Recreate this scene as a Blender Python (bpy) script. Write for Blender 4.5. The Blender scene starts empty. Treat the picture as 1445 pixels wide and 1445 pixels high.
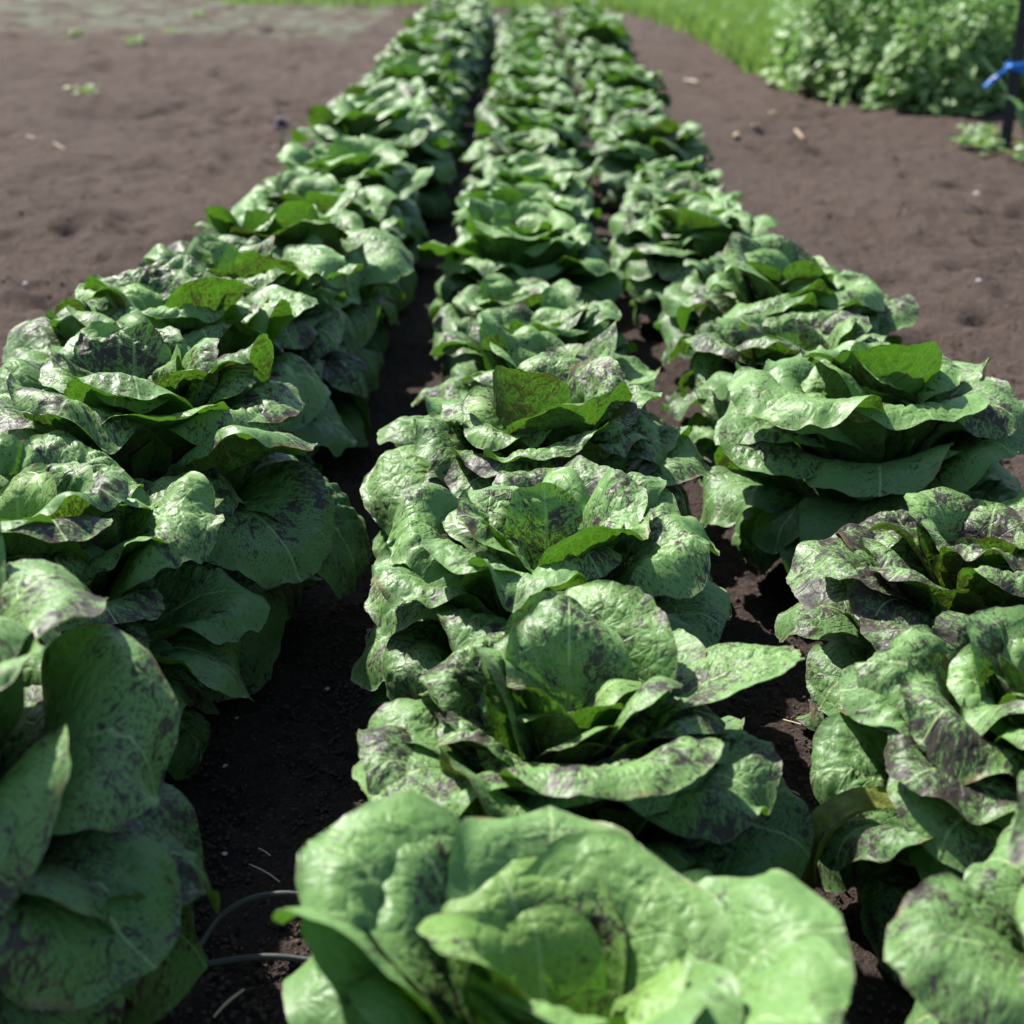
import bpy, math, random
import numpy as np
from mathutils import Vector, Matrix, Euler

SC = bpy.context.scene
COL = SC.collection
R = math.radians

# ------------------------------------------------------------------ camera numbers
FPX, PW = 2107.0, 1445.0
PITCH, YAW, HC = R(22.0), R(0.60), 0.75

def ray(px, py):
    """direction in the world of a point of the photograph"""
    x = (px - PW/2)/FPX; y = -(py - PW/2)/FPX
    d = Vector((x, y, -1.0))
    d = Euler((math.pi/2 - PITCH, 0, 0)).to_matrix() @ d
    return (Matrix.Rotation(YAW, 3, 'Z') @ d).normalized()

def at(px, py, z=0.0):
    d = ray(px, py)
    t = (z - HC)/d.z
    return Vector((d.x*t, d.y*t, z))

# ------------------------------------------------------------------ noise
def _hash(i, j, k, s):
    h = (i*374761393 + j*668265263 + k*2147483647 + s*1274126177) & 0xffffffff
    h = ((h ^ (h >> 13))*1103515245) & 0xffffffff
    h = ((h ^ (h >> 16))*2246822519) & 0xffffffff
    return ((h ^ (h >> 15)) & 0xffffff)/float(0xffffff)

def vnoise(x, y, z=0.0, s=0):
    x, y, z = np.broadcast_arrays(np.asarray(x, float), np.asarray(y, float), np.asarray(z, float))
    xi = np.floor(x).astype(np.int64); yi = np.floor(y).astype(np.int64); zi = np.floor(z).astype(np.int64)
    xf = x-xi; yf = y-yi; zf = z-zi
    xf = xf*xf*xf*(xf*(xf*6-15)+10); yf = yf*yf*yf*(yf*(yf*6-15)+10); zf = zf*zf*(3-2*zf)
    def c(a, b, d): return _hash(xi+a, yi+b, zi+d, s)
    x00 = c(0,0,0)*(1-xf)+c(1,0,0)*xf; x10 = c(0,1,0)*(1-xf)+c(1,1,0)*xf
    x01 = c(0,0,1)*(1-xf)+c(1,0,1)*xf; x11 = c(0,1,1)*(1-xf)+c(1,1,1)*xf
    y0 = x00*(1-yf)+x10*yf; y1 = x01*(1-yf)+x11*yf
    return (y0*(1-zf)+y1*zf)*2-1

def fbm(x, y, z=0.0, s=0, o=3):
    t = 0; a = 1.0; n = 0
    for k in range(o):
        t = t + a*vnoise(x*2**k, y*2**k, z, s+k*17); n += a; a *= 0.5
    return t/n

def worley(x, y, s=0):
    xi = np.floor(x).astype(np.int64); yi = np.floor(y).astype(np.int64)
    f1 = np.full(x.shape, 9.0); f2 = np.full(x.shape, 9.0)
    for a in (-1, 0, 1):
        for b in (-1, 0, 1):
            px = xi+a+_hash(xi+a, yi+b, 0, s); py = yi+b+_hash(xi+a, yi+b, 7, s)
            d = np.hypot(px-x, py-y)
            f2 = np.where(d < f1, f1, np.minimum(f2, d)); f1 = np.minimum(f1, d)
    return f1, f2

def sm(a, b, x):
    t = np.clip((x-a)/(b-a), 0, 1); return t*t*(3-2*t)

# ------------------------------------------------------------------ object helpers
def tag(o, label=None, cat=None, group=None, kind=None):
    if label: o['label'] = label
    if cat: o['category'] = cat
    if group: o['group'] = group
    if kind: o['kind'] = kind
    return o

def empty(name, loc=(0,0,0), rz=0.0, sc=1.0):
    o = bpy.data.objects.new(name, None); COL.objects.link(o)
    o.empty_display_size = 0.05
    o.location = loc; o.rotation_euler = (0, 0, rz)
    o.scale = (sc, sc, sc) if not hasattr(sc, '__len__') else sc
    return o

def mesh_obj(name, V, F, mat, parent=None, uv=None, attrs=None, smooth=True, mesh_only=False):
    """V (n,3) array, F (m,k) int array of quads or triangles, or a list of such arrays"""
    V = np.asarray(V, np.float32)
    Fs = F if isinstance(F, list) else [F]
    me = bpy.data.meshes.new(name)
    me.vertices.add(len(V)); me.vertices.foreach_set('co', V.ravel())
    loops = np.concatenate([np.asarray(f, np.int32).ravel() for f in Fs])
    cnt = np.concatenate([np.full(len(f), np.asarray(f).shape[1], np.int32) for f in Fs])
    me.loops.add(len(loops)); me.loops.foreach_set('vertex_index', loops)
    me.polygons.add(len(cnt))
    st = np.zeros(len(cnt), np.int32); st[1:] = np.cumsum(cnt)[:-1]
    me.polygons.foreach_set('loop_start', st)
    me.update(calc_edges=True)
    me.polygons.foreach_set('use_smooth', np.full(len(cnt), smooth))
    if uv is not None:
        u = me.uv_layers.new(name='UVMap')
        u.data.foreach_set('uv', np.asarray(uv, np.float32)[loops].ravel())
    for k, a in (attrs or {}).items():
        t = me.attributes.new(k, 'FLOAT', 'POINT'); t.data.foreach_set('value', np.asarray(a, np.float32))
    me.materials.append(mat)
    me.validate()
    if mesh_only: return me
    o = bpy.data.objects.new(name, me); COL.objects.link(o)
    if parent: o.parent = parent
    return o

def copy_tree(o, parent=None):
    c = o.copy(); COL.objects.link(c)
    if parent: c.parent = parent
    for ch in list(o.children): copy_tree(ch, c)
    return c

def tube(pts, rad, n=8):
    pts = np.asarray(pts, float); m = len(pts)
    rad = np.broadcast_to(np.asarray(rad, float), (m,))
    T = np.gradient(pts, axis=0); T /= np.linalg.norm(T, axis=1, keepdims=True)
    up = np.array([0, 0, 1.0]) if abs(T[0, 2]) < .9 else np.array([1.0, 0, 0])
    V = []
    for i in range(m):
        a = np.cross(T[i], up); a /= np.linalg.norm(a); b = np.cross(a, T[i])
        up = b
        for k in range(n):
            t = 2*math.pi*k/n
            V.append(pts[i]+rad[i]*(math.cos(t)*a+math.sin(t)*b))
    F = [[i*n+k, i*n+(k+1) % n, (i+1)*n+(k+1) % n, (i+1)*n+k] for i in range(m-1) for k in range(n)]
    V.append(pts[0]); V.append(pts[-1])
    tri = [[m*n, (k+1) % n, k] for k in range(n)] + [[m*n+1, (m-1)*n+k, (m-1)*n+(k+1) % n] for k in range(n)]
    return np.array(V), [np.array(F), np.array(tri)]

def join(parts):
    """parts: list of (V, F-or-list)"""
    Vs, D, off = [], {}, 0
    for V, F in parts:
        for f in (F if isinstance(F, list) else [F]):
            f = np.asarray(f); D.setdefault(f.shape[1], []).append(f+off)
        Vs.append(V); off += len(V)
    return np.concatenate(Vs), [np.concatenate(v) for v in D.values()]

# ------------------------------------------------------------------ materials
class NT:
    def __init__(s, name):
        s.m = bpy.data.materials.new(name); s.m.use_nodes = True
        s.t = s.m.node_tree; s.t.nodes.clear()
    def n(s, typ, ins=None, **kw):
        nd = s.t.nodes.new(typ)
        for k, v in kw.items(): setattr(nd, k, v)
        for k, v in (ins or {}).items():
            sk = nd.inputs[k]
            if isinstance(v, bpy.types.NodeSocket): s.t.links.new(v, sk)
            else: sk.default_value = v
        return nd
    def math(s, op, a, b=0.0, c=None, clamp=False):
        ins = {0: a, 1: b}
        if c is not None: ins[2] = c
        return s.n('ShaderNodeMath', ins, operation=op, use_clamp=clamp).outputs[0]
    def mix(s, f, a, b, mode='MIX'):
        nd = s.n('ShaderNodeMix', data_type='RGBA', blend_type=mode)
        for i, v in ((0, f), (6, a), (7, b)):
            if isinstance(v, bpy.types.NodeSocket): s.t.links.new(v, nd.inputs[i])
            else: nd.inputs[i].default_value = v if i == 0 else (tuple(v)+(1,) if len(v) == 3 else v)
        return nd.outputs[2]
    def ramp(s, f, a, b, lo=0.0, hi=1.0):
        nd = s.n('ShaderNodeMapRange', {0: f, 1: a, 2: b, 3: lo, 4: hi}, interpolation_type='SMOOTHSTEP')
        return nd.outputs[0]
    def noise(s, vec, scale, detail=3.0, rough=0.5, dist=0.0):
        return s.n('ShaderNodeTexNoise', {'Vector': vec, 'Scale': scale, 'Detail': detail, 'Roughness': rough, 'Distortion': dist}).outputs[0]

def leaf_material(name, young=0.0, underleaf=False):
    k = NT(name); t = k.t
    uv = k.n('ShaderNodeUVMap', uv_map='UVMap').outputs[0]
    rnd = k.n('ShaderNodeAttribute', attribute_name='leaf_rand').outputs['Fac']
    edge = k.n('ShaderNodeAttribute', attribute_name='edge').outputs['Fac']
    spd = k.n('ShaderNodeAttribute', attribute_name='spot').outputs['Fac']
    sx = k.n('ShaderNodeSeparateXYZ', {0: uv}); x, s = sx.outputs[0], sx.outputs[1]
    ax = k.math('ABSOLUTE', x)
    zz = k.math('MULTIPLY', rnd, 37.0)
    P = k.n('ShaderNodeCombineXYZ', {0: x, 1: s, 2: zz}).outputs[0]
    # local direction of the side veins (they run up and out), spots are drawn out along it
    q = k.math('SUBTRACT', s, k.math('MULTIPLY', ax, 0.75))       # constant along a side vein
    qs = k.math('SUBTRACT', s, k.math('MULTIPLY', ax, 0.35))
    Q = k.n('ShaderNodeCombineXYZ', {0: k.math('MULTIPLY', x, 0.80), 1: qs, 2: zz}).outputs[0]
    big = k.noise(P, 22.0, 2.0, .5)
    blot = k.noise(Q, 120.0, 8.0, .70, 1.2)
    fine = k.noise(Q, 560.0, 3.0, .55, .3)
    dens = k.math('ADD', k.math('MULTIPLY', k.math('SUBTRACT', big, .5), .46), k.math('MULTIPLY', k.math('SUBTRACT', spd, .5), .17))
    b1 = k.ramp(k.math('ADD', blot, dens), .560, .578)
    b2 = k.ramp(k.math('ADD', fine, k.math('MULTIPLY', dens, .9)), .562, .590)
    spots = k.math('MAXIMUM', b1, k.math('MULTIPLY', b2, .8))
    # veins
    wob = k.math('MULTIPLY', k.math('SUBTRACT', k.noise(P, 30.0, 2.0), .5), .012)
    ph = k.math('FRACT', k.math('DIVIDE', k.math('ADD', q, wob), .019))
    dv = k.math('ABSOLUTE', k.math('SUBTRACT', ph, .5))
    side = k.math('MULTIPLY', k.ramp(dv, .0, .07, 1.0, 0.0), k.ramp(edge, .35, .95, 1.0, 0.0))
    warp = k.n('ShaderNodeVectorMath', {0: P, 1: k.n('ShaderNodeVectorMath', {0: k.n('ShaderNodeTexNoise', {'Vector': P, 'Scale': 60.0}).outputs[1], 'Scale': .012}, operation='SCALE').outputs[0]}, operation='ADD').outputs[0]
    vo = k.n('ShaderNodeTexVoronoi', {'Vector': warp, 'Scale': 95.0}, feature='DISTANCE_TO_EDGE').outputs['Distance']
    vo2 = k.n('ShaderNodeTexVoronoi', {'Vector': warp, 'Scale': 300.0}, feature='DISTANCE_TO_EDGE').outputs['Distance']
    net = k.ramp(vo, .0, .055, 1.0, 0.0)
    net2 = k.ramp(vo2, .0, .10, 1.0, 0.0)
    al = k.n('ShaderNodeAttribute', attribute_name='along').outputs['Fac']
    rw = k.math('ADD', .0008, k.math('MULTIPLY', k.math('POWER', k.math('SUBTRACT', 1.0, al), 1.6), .010))
    rib = k.ramp(k.math('DIVIDE', ax, rw), .55, 1.25, 1.0, 0.0)
    vein = k.math('MAXIMUM', k.math('MULTIPLY', side, .75), k.math('MAXIMUM', k.math('MULTIPLY', net, .45), k.math('MULTIPLY', net2, .16)))
    # upper face
    tone = k.noise(P, 14.0, 3.0)
    g1 = k.mix(tone, (.096, .210, .055), (.195, .342, .112))
    g1 = k.mix(k.ramp(rnd, .0, 1.0, 0.0, .45), g1, (.175, .335, .085))
    g1 = k.mix(k.math('MULTIPLY', vein, .45), g1, (.30, .44, .17))
    # older leaves low down are darker; young hearts yellower
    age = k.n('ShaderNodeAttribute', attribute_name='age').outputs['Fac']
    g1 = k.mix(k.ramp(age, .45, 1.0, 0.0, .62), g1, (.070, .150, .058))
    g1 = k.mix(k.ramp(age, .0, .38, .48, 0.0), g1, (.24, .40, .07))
    spotc = k.mix(k.noise(P, 130.0, 2.0), (.024, .010, .016), (.062, .034, .044))
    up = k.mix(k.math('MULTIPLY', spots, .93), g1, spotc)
    up = k.mix(k.math('MULTIPLY', rib, .75), up, (.34, .47, .20))
    rimn = k.math('ADD', edge, k.math('MULTIPLY', k.math('SUBTRACT', k.noise(P, 160.0, 2.0), .5), .02))
    rim = k.ramp(rimn, .990, 1.002)
    up = k.mix(k.math('MULTIPLY', rim, .6), up, (.27, .19, .17))
    burn = k.math('MULTIPLY', k.ramp(edge, .90, .99), k.ramp(k.noise(P, 19.0, 3.0), .60, .68))
    up = k.mix(k.math('MULTIPLY', burn, .7), up, (.20, .13, .055))
    # under face: yellower, matt, spots show through reddish
    lo = k.mix(tone, (.055, .140, .022), (.095, .20, .035))
    lo = k.mix(k.math('MULTIPLY', vein, .55), lo, (.26, .40, .12))
    lo = k.mix(k.math('MULTIPLY', spots, .65), lo, (.085, .040, .022))
    lo = k.mix(k.math('MULTIPLY', rim, .6), lo, (.24, .13, .08))
    back = k.n('ShaderNodeNewGeometry').outputs['Backfacing']
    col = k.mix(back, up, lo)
    # relief
    h = k.math('ADD', k.math('MULTIPLY', k.ramp(vo, .0, .30), .9), k.math('MULTIPLY', k.ramp(vo2, .0, .25), .13))
    h = k.math('SUBTRACT', h, k.math('MULTIPLY', side, .7))
    h = k.math('ADD', h, k.math('MULTIPLY', k.noise(P, 900.0, 2.0), .10))
    h = k.math('MULTIPLY', h, k.ramp(edge, .75, 1.0, 1.0, .35))
    inv = k.n('ShaderNodeMapRange', {0: back, 3: 1.0, 4: 1.0}).outputs[0]
    bump = k.n('ShaderNodeBump', {'Strength': .65, 'Distance': .0012, 'Height': h}).outputs[0]
    rough = k.math('ADD', .32, k.math('MULTIPLY', k.noise(P, 70.0, 3.0), .32))
    rough = k.math('ADD', rough, k.math('MULTIPLY', back, .10))
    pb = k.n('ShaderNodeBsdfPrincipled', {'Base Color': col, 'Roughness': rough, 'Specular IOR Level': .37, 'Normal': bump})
    pb.inputs['Sheen Weight'].default_value = .0
    tl = k.mix(k.math('MULTIPLY', spots, .8), (.080, .225, .012), (.030, .020, .005))
    tl = k.mix(k.math('MULTIPLY', vein, .4), tl, (.40, .62, .08))
    tr = k.n('ShaderNodeBsdfTranslucent', {'Color': tl, 'Normal': bump})
    mx = k.n('ShaderNodeMixShader', {0: .24, 1: pb.outputs[0], 2: tr.outputs[0]})
    k.n('ShaderNodeOutputMaterial', {0: mx.outputs[0]})
    return k.m

def simple(name, c1, c2, rough=.6, scale=30.0, bump=0.0, bscale=200.0, bdist=.002, trans=0.0, spec=.4, coord='Object'):
    k = NT(name)
    P = k.n('ShaderNodeTexCoord').outputs[coord]
    c = k.mix(k.noise(P, scale, 4.0), c1, c2)
    ins = {'Base Color': c, 'Roughness': rough, 'Specular IOR Level': spec}
    if bump: ins['Normal'] = k.n('ShaderNodeBump', {'Strength': bump, 'Distance': bdist, 'Height': k.noise(P, bscale, 4.0)}).outputs[0]
    pb = k.n('ShaderNodeBsdfPrincipled', ins); out = pb.outputs[0]
    if trans:
        tr = k.n('ShaderNodeBsdfTranslucent', {'Color': c})
        out = k.n('ShaderNodeMixShader', {0: trans, 1: out, 2: tr.outputs[0]}).outputs[0]
    k.n('ShaderNodeOutputMaterial', {0: out})
    return k.m

def soil_material():
    k = NT('soil')
    P = k.n('ShaderNodeTexCoord').outputs['Object']
    big = k.noise(P, 1.3, 4.0, .6); mid = k.noise(P, 14.0, 5.0, .6); fin = k.noise(P, 260.0, 5.0, .7)
    c = k.mix(k.ramp(big, .3, .7), (.084, .056, .041), (.134, .093, .071))
    c = k.mix(k.ramp(mid, .3, .72), c, (.070, .047, .037))
    c = k.mix(k.ramp(fin, .35, .75), c, (.19, .142, .118))
    # soil between the rows is coloured darker than the paths outside them
    sx = k.n('ShaderNodeSeparateXYZ', {0: P})
    inb = k.math('ABSOLUTE', k.math('ADD', sx.outputs[0], .04))
    row_dark = k.ramp(k.math('ADD', inb, k.math('MULTIPLY', k.math('SUBTRACT', mid, .5), .25)), .50, .72, 1.0, 0.0)
    c = k.mix(row_dark, c, k.mix(k.ramp(fin, .35, .8), (.062, .044, .036), (.140, .102, .084)))
    # bits: pale grains of sand, fragments of bark
    v = k.n('ShaderNodeTexVoronoi', {'Vector': P, 'Scale': 210.0})
    pick = k.n('ShaderNodeSeparateColor', {0: v.outputs['Color']})
    bit = k.math('MULTIPLY', k.ramp(v.outputs['Distance'], .16, .26, 1.0, 0.0), k.ramp(pick.outputs[0], .955, .965))
    c = k.mix(bit, c, (.36, .33, .32))
    bit2 = k.math('MULTIPLY', k.ramp(v.outputs['Distance'], .25, .40, 1.0, 0.0), k.ramp(pick.outputs[1], .95, .96))
    c = k.mix(bit2, c, (.20, .11, .065))
    # dry grey-green weedy ground at the far left
    w = k.math('ADD', sx.outputs[1], k.math('ADD', k.math('MULTIPLY', big, 1.6), k.math('MULTIPLY', sx.outputs[0], .25)))
    weed = k.math('MULTIPLY', k.ramp(w, 9.4, 11.2), k.ramp(k.noise(P, 4.0, 4.0, .65), .40, .62))
    left = k.ramp(sx.outputs[0], -1.2, -1.0, 1.0, 0.0)
    c = k.mix(k.math('MULTIPLY', k.math('MULTIPLY', weed, left), .8), c, (.22, .25, .17))
    h = k.math('ADD', k.math('MULTIPLY', k.noise(P, 90.0, 6.0, .7), 1.0), k.math('MULTIPLY', fin, .55))
    h = k.math('ADD', h, k.math('MULTIPLY', k.noise(P, 22.0, 5.0, .65), 2.2))
    bump = k.n('ShaderNodeBump', {'Strength': 1.0, 'Distance': .022, 'Height': h}).outputs[0]
    pb = k.n('ShaderNodeBsdfPrincipled', {'Base Color': c, 'Roughness': .95, 'Specular IOR Level': .2, 'Normal': bump})
    k.n('ShaderNodeOutputMaterial', {0: pb.outputs[0]})
    return k.m

M_LEAF = leaf_material('lettuce_leaf')
M_OLD = simple('yellowed_leaf', (.13, .06, .03), (.26, .40, .07), .5, 110, .6, 160, .003, trans=.2)
M_RIB = simple('leaf_rib', (.20, .32, .09), (.30, .42, .15), .45, 40, trans=.25)
M_SOIL = soil_material()

# ------------------------------------------------------------------ the ground
def gh(x, y, coarse=False):
    x = np.asarray(x, float); y = np.asarray(y, float)
    out = sm(.55, .9, np.abs(x+.03))
    h = .010*fbm(x*1.7, y*1.9, 0, 3, 2)+out*(.030*fbm(x*1.7+4, y*2.0, 0, 9, 3)+.022*fbm(x*7+4, y*8, 0, 19, 3)+.007*vnoise(x*23, y*23, 0, 29))
    w1, w2 = worley(x*5.5+3, y*5.0, 41); pk = _hash(np.floor(x*2.3).astype(np.int64), np.floor(y*2.1).astype(np.int64), 3, 5)
    h = h+out*(.045*np.exp(-(w1/.33)**2)*vnoise(x*2.1, y*2.1, 0, 44)-.045*np.exp(-(w1/.20)**2)*(vnoise(x*1.6+9, y*1.6, 0, 45) > .25))
    h = h+.006*fbm(x*11, y*11, 0, 5, 2)
    return h

def graded(a, b, step, far, g=1.035):
    """coordinates: even between a and b, then growing steps out to -far / far"""
    m = list(np.arange(a, b, step)); d = step; x = m[-1]; up = []
    while x < far[1]: d = min(d*g, 6.0); x += d; up.append(x)
    d = step; x = a; dn = []
    while x > far[0]: d = min(d*g, 6.0); x -= d; dn.append(x)
    return np.array(dn[::-1]+m+up)

gx = graded(-.62, .62, .005, (-70, 70), 1.016); gy = graded(.35, 1.9, .005, (-20, 140), 1.010)
GX, GY = np.meshgrid(gx, gy)
sp = np.maximum(np.gradient(gx)[None, :], np.gradient(gy)[:, None])
GZ = gh(GX, GY)
f1, f2 = worley(GX*38, GY*38, 4)
lump = (1-np.clip(f1*1.4, 0, 1))**.7*vnoise(GX*15, GY*15, 0, 8)
fade = 1-sm(.014, .05, sp)
GZ = GZ+fade*(.0075*lump+.0065*fbm(GX*60, GY*60, 0, 21, 3)+.0022*vnoise(GX*150, GY*150, 0, 33))
# hollows and heel prints in the left path
rs = np.random.RandomState(5)
for px, py, r, d in [(165,95,.14,.035),(190,100,.10,.03),(310,60,.12,.03),(130,160,.15,.04),(360,165,.08,.02),(85,240,.09,.02),(190,245,.07,.02),(40,20,.2,.03),(300,110,.12,.03),(340,100,.05,.02),(420,75,.09,.025),(120,55,.2,.04),(1290,490,.10,.012),(1380,300,.2,.01)]:
    p = at(px, py); q = ((GX-p.x)**2+((GY-p.y)*.8)**2)/(r*r)
    GZ = GZ-1.2*d*np.exp(-q*1.3)+1.1*d*np.exp(-((GX-p.x)**2+((GY-p.y-1.6*r)*.9)**2)/(r*r))
ny, nx = GX.shape
idx = np.arange(ny*nx).reshape(ny, nx)
F = np.stack([idx[:-1, :-1], idx[:-1, 1:], idx[1:, 1:], idx[1:, :-1]], -1).reshape(-1, 4)
g = mesh_obj('ground', np.stack([GX, GY, GZ], -1).reshape(-1, 3), F, M_SOIL)
tag(g, kind='structure')

# ------------------------------------------------------------------ lettuce leaves
def leaf_mesh(rng, L, W, phi, r0, z0, az, cup=(26, 4), ruff=.010, blis=.0022, nu=30, nv=44,
              roll=.0, age=.5, spot=.5, tilt=0.0, tipw=.36, warp=.012, twist=0.0, flat_side=0.0, point=0.0, bend=.60):
    """one leaf, returned as V, F, uv, attributes and the line of its midrib.
       phi = three angles from upright: base, middle, tip (degrees)"""
    sd = rng.randrange(1, 9999)
    u = np.linspace(-1, 1, nu)
    v = np.linspace(0, 1, nv); v = 1-(1-v)**1.45            # denser towards the tip
    vc = 1-tipw
    p0, p1, p2 = [R(a) for a in phi]
    fine = np.linspace(0, 1, 400)
    ph = p0+(p1-p0)*sm(0, .6, fine)+(p2-p1)*sm(bend, min(bend+.36, 1.04), fine)
    ds = L/399
    rr = r0+np.cumsum(np.sin(ph))*ds; zz = z0+np.cumsum(np.cos(ph))*ds
    rr = np.interp(v, fine, rr); zz = np.interp(v, fine, zz); pp = np.interp(v, fine, ph)
    base = .30+.70*sm(.02, vc, v)**.85
    tip = np.sqrt(np.clip(1-(np.clip(v-vc, 0, 1)/tipw)**(2.0+.5*(1-point)), 0, 1))
    if point: tip = tip*(1-point*np.clip((v-vc)/tipw, 0, 1)**1.2*.5)
    w = W/2*np.where(v < vc, base, tip)
    U, Vv = np.meshgrid(u, v)
    side = np.where(U > 0, 1.0, 2.0)
    irr = 1+.06*vnoise(Vv*3.0, side*3.1, 0, sd)*(1-sm(.8, 1, Vv))
    X = U*w[:, None]*irr
    S = np.repeat((v*L)[:, None], nu, 1)
    rho = np.where(Vv < vc, np.abs(U), np.sqrt(U**2*(1-((Vv-vc)/tipw)**2)+((Vv-vc)/tipw)**2))
    rho = np.clip(rho, 0, 1)
    # notches and waves of the outline, as a stretch about the middle of the blade
    tt = np.clip((Vv-vc)/tipw, 0, 1)
    th = np.where(Vv > vc, np.arctan2(U*np.sqrt(1-tt*tt), tt+1e-6), np.sign(U)*(math.pi/2+(vc-Vv)*3))
    rad_ = 1+(.085*vnoise(th*1.1+sd, .3, 0, sd+5)+.035*vnoise(th*3.3+sd, 1.3, 0, sd+6)+.016*vnoise(th*9+sd, 2.3, 0, sd+7)+.010*vnoise(th*22+sd, 2.3, 0, sd+8)+.008*vnoise(th*50+sd, 2.3, 0, sd+9))*rho**3
    X = X*rad_
    dS = np.where(Vv > vc, (S-vc*L)*(rad_-1), 0)
    k = cup[0]+(cup[1]-cup[0])*sm(.35, .95, v)
    k = np.where(np.abs(k) < .05, .05, k)[:, None]*np.ones_like(X)
    kx = np.clip(k*X, -1.9, 1.9)
    Y = np.where(np.abs(k*X) < 1.9, np.sin(kx)/k, np.sin(kx)/k)
    N = (1-np.cos(kx))/k
    # waves
    wl = .036
    wob = fbm(X/.11+sd*.37, S/.11, sd*.1, sd, 2)*warp*sm(.15, .6, Vv)
    ru = vnoise(X/wl+sd, S/wl, sd*.3, sd+11)*ruff*rho**2.5*sm(.3, .6, Vv)
    ru += vnoise(X/.018, S/.018+sd, sd*.3, sd+12)*ruff*.28*rho**6*sm(.3, .6, Vv)
    N = N+wob+ru-roll*sm(.62, 1.02, rho)**1.5*sm(.25, .5, Vv)
    # blisters between the veins: puffed up, drawn out along the side veins
    q = S-np.abs(X)*.75
    f1, f2 = worley(X/.021+sd, q/.014+sd*.7, sd)
    puff = np.clip(f2-f1, 0, .6)/.6
    g1, g2 = worley(X/.0085+sd, q/.0065, sd+3)
    puff2 = np.clip(g2-g1, 0, .6)/.6
    area = .12+1.0*sm(-.3, .45, fbm(X/.06, S/.06, 0, sd+21, 2))
    inner = (1-sm(.72, 1.0, rho)*.8)*sm(.12, .4, Vv)
    N = N+blis*inner*area*(puff**.7*1.5+puff2*.22-.8)
    # groove along the midrib, fold along it
    N = N-.0022*np.exp(-(X/.004)**2)*sm(1.0, .5, Vv)
    N = N+flat_side*np.abs(X)
    # into the head's space
    C, Sn = np.cos(pp)[:, None], np.sin(pp)[:, None]
    rad = rr[:, None]-C*N+dS*Sn
    hgt = zz[:, None]+Sn*N+dS*C
    lat = Y
    if twist:
        tw = twist*sm(.2, 1, Vv)
        dn = hgt-zz[:, None]
        hgt = hgt+lat*np.sin(tw); lat = lat*np.cos(tw)
    if tilt: hgt = hgt+lat*math.sin(tilt); lat = lat*math.cos(tilt)
    a = R(az)
    PX = rad*math.cos(a)-lat*math.sin(a); PY = rad*math.sin(a)+lat*math.cos(a)
    PZ = hgt
    low = .008
    PZ = np.where(PZ < low+.02, low+.02*np.exp(np.clip((PZ-low-.02)/.02, -8, 0)), PZ)
    V = np.stack([PX, PY, PZ], -1)
    idx = np.arange(nu*nv).reshape(nv, nu)
    F = np.stack([idx[:-1, :-1], idx[1:, :-1], idx[1:, 1:], idx[:-1, 1:]], -1).reshape(-1, 4)
    rv = rng.random()
    n = nu*nv
    at_ = dict(leaf_rand=np.full(n, rv), edge=rho.ravel(), spot=np.full(n, spot), age=np.full(n, age), along=Vv.ravel())
    uv = np.stack([X.ravel(), S.ravel()], -1)
    mid = V[:, nu//2] if nu % 2 else .5*(V[:, nu//2-1]+V[:, nu//2])
    nrm = np.stack([-np.cos(pp)*math.cos(a), -np.cos(pp)*math.sin(a), np.sin(pp)], -1)   # towards the upper face
    latd = np.array([-math.sin(a), math.cos(a), 0])
    return V.reshape(-1, 3), F, uv, at_, (mid, nrm, latd, v)

def rib_mesh(mid, W):
    P, nrm, lat, v = mid
    sel = v < .80
    P = P[sel][::2]; nr = nrm[sel][::2]; vv = v[sel][::2]
    hw = W*(.045*(1-vv/.82)**1.1+.002); V = []
    for i in range(len(P)):
        for k in range(6):
            t = math.pi*k/5
            V.append(P[i]+lat*math.cos(t)*hw[i]-nr[i]*(math.sin(t)*hw[i]*.75-.0012))
    m = len(P)
    F = [[i*6+k, i*6+k+1, (i+1)*6+k+1, (i+1)*6+k] for i in range(m-1) for k in range(5)]
    return np.array(V), np.array(F)

# layers of a head: (count, length, width, (phi base, mid, tip), z0, cup, ruffle, blister, roll, age, role)
LAYERS = [
    (4, .118, .070, (2, 6, 35),     .085, (34, 22), .008, .0024, .003, .05),
    (6, .152, .096, (3, 10, 56),    .075, (28, 14), .011, .0028, .006, .18),
    (8, .184, .114, (6, 18, 78),    .064, (20, 8),  .014, .0030, .009, .32),
    (10, .206, .128, (13, 29, 90),  .052, (15, 4),  .015, .0031, .011, .45),
    (11, .216, .134, (24, 42, 102), .038, (13, 2),  .016, .0032, .012, .60),
    (10, .202, .130, (34, 56, 126), .024, (12, 0),  .016, .0034, .013, .78),
    (9, .172, .122, (45, 74, 150),  .013, (10, -1), .014, .0032, .011, .95),
]
OPEN = [(n-1 if i < 2 else n, L*1.02, W*1.08, (p[0]+4, p[1]+8, p[2]+8), z, c, r, b, ro, a) for i, (n, L, W, p, z, c, r, b, ro, a) in enumerate(LAYERS)]
BENDS = [(.6, .7), (.6, .78), (.58, .80), (.55, .78), (.52, .70), (.5, .64), (.5, .6)]

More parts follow.
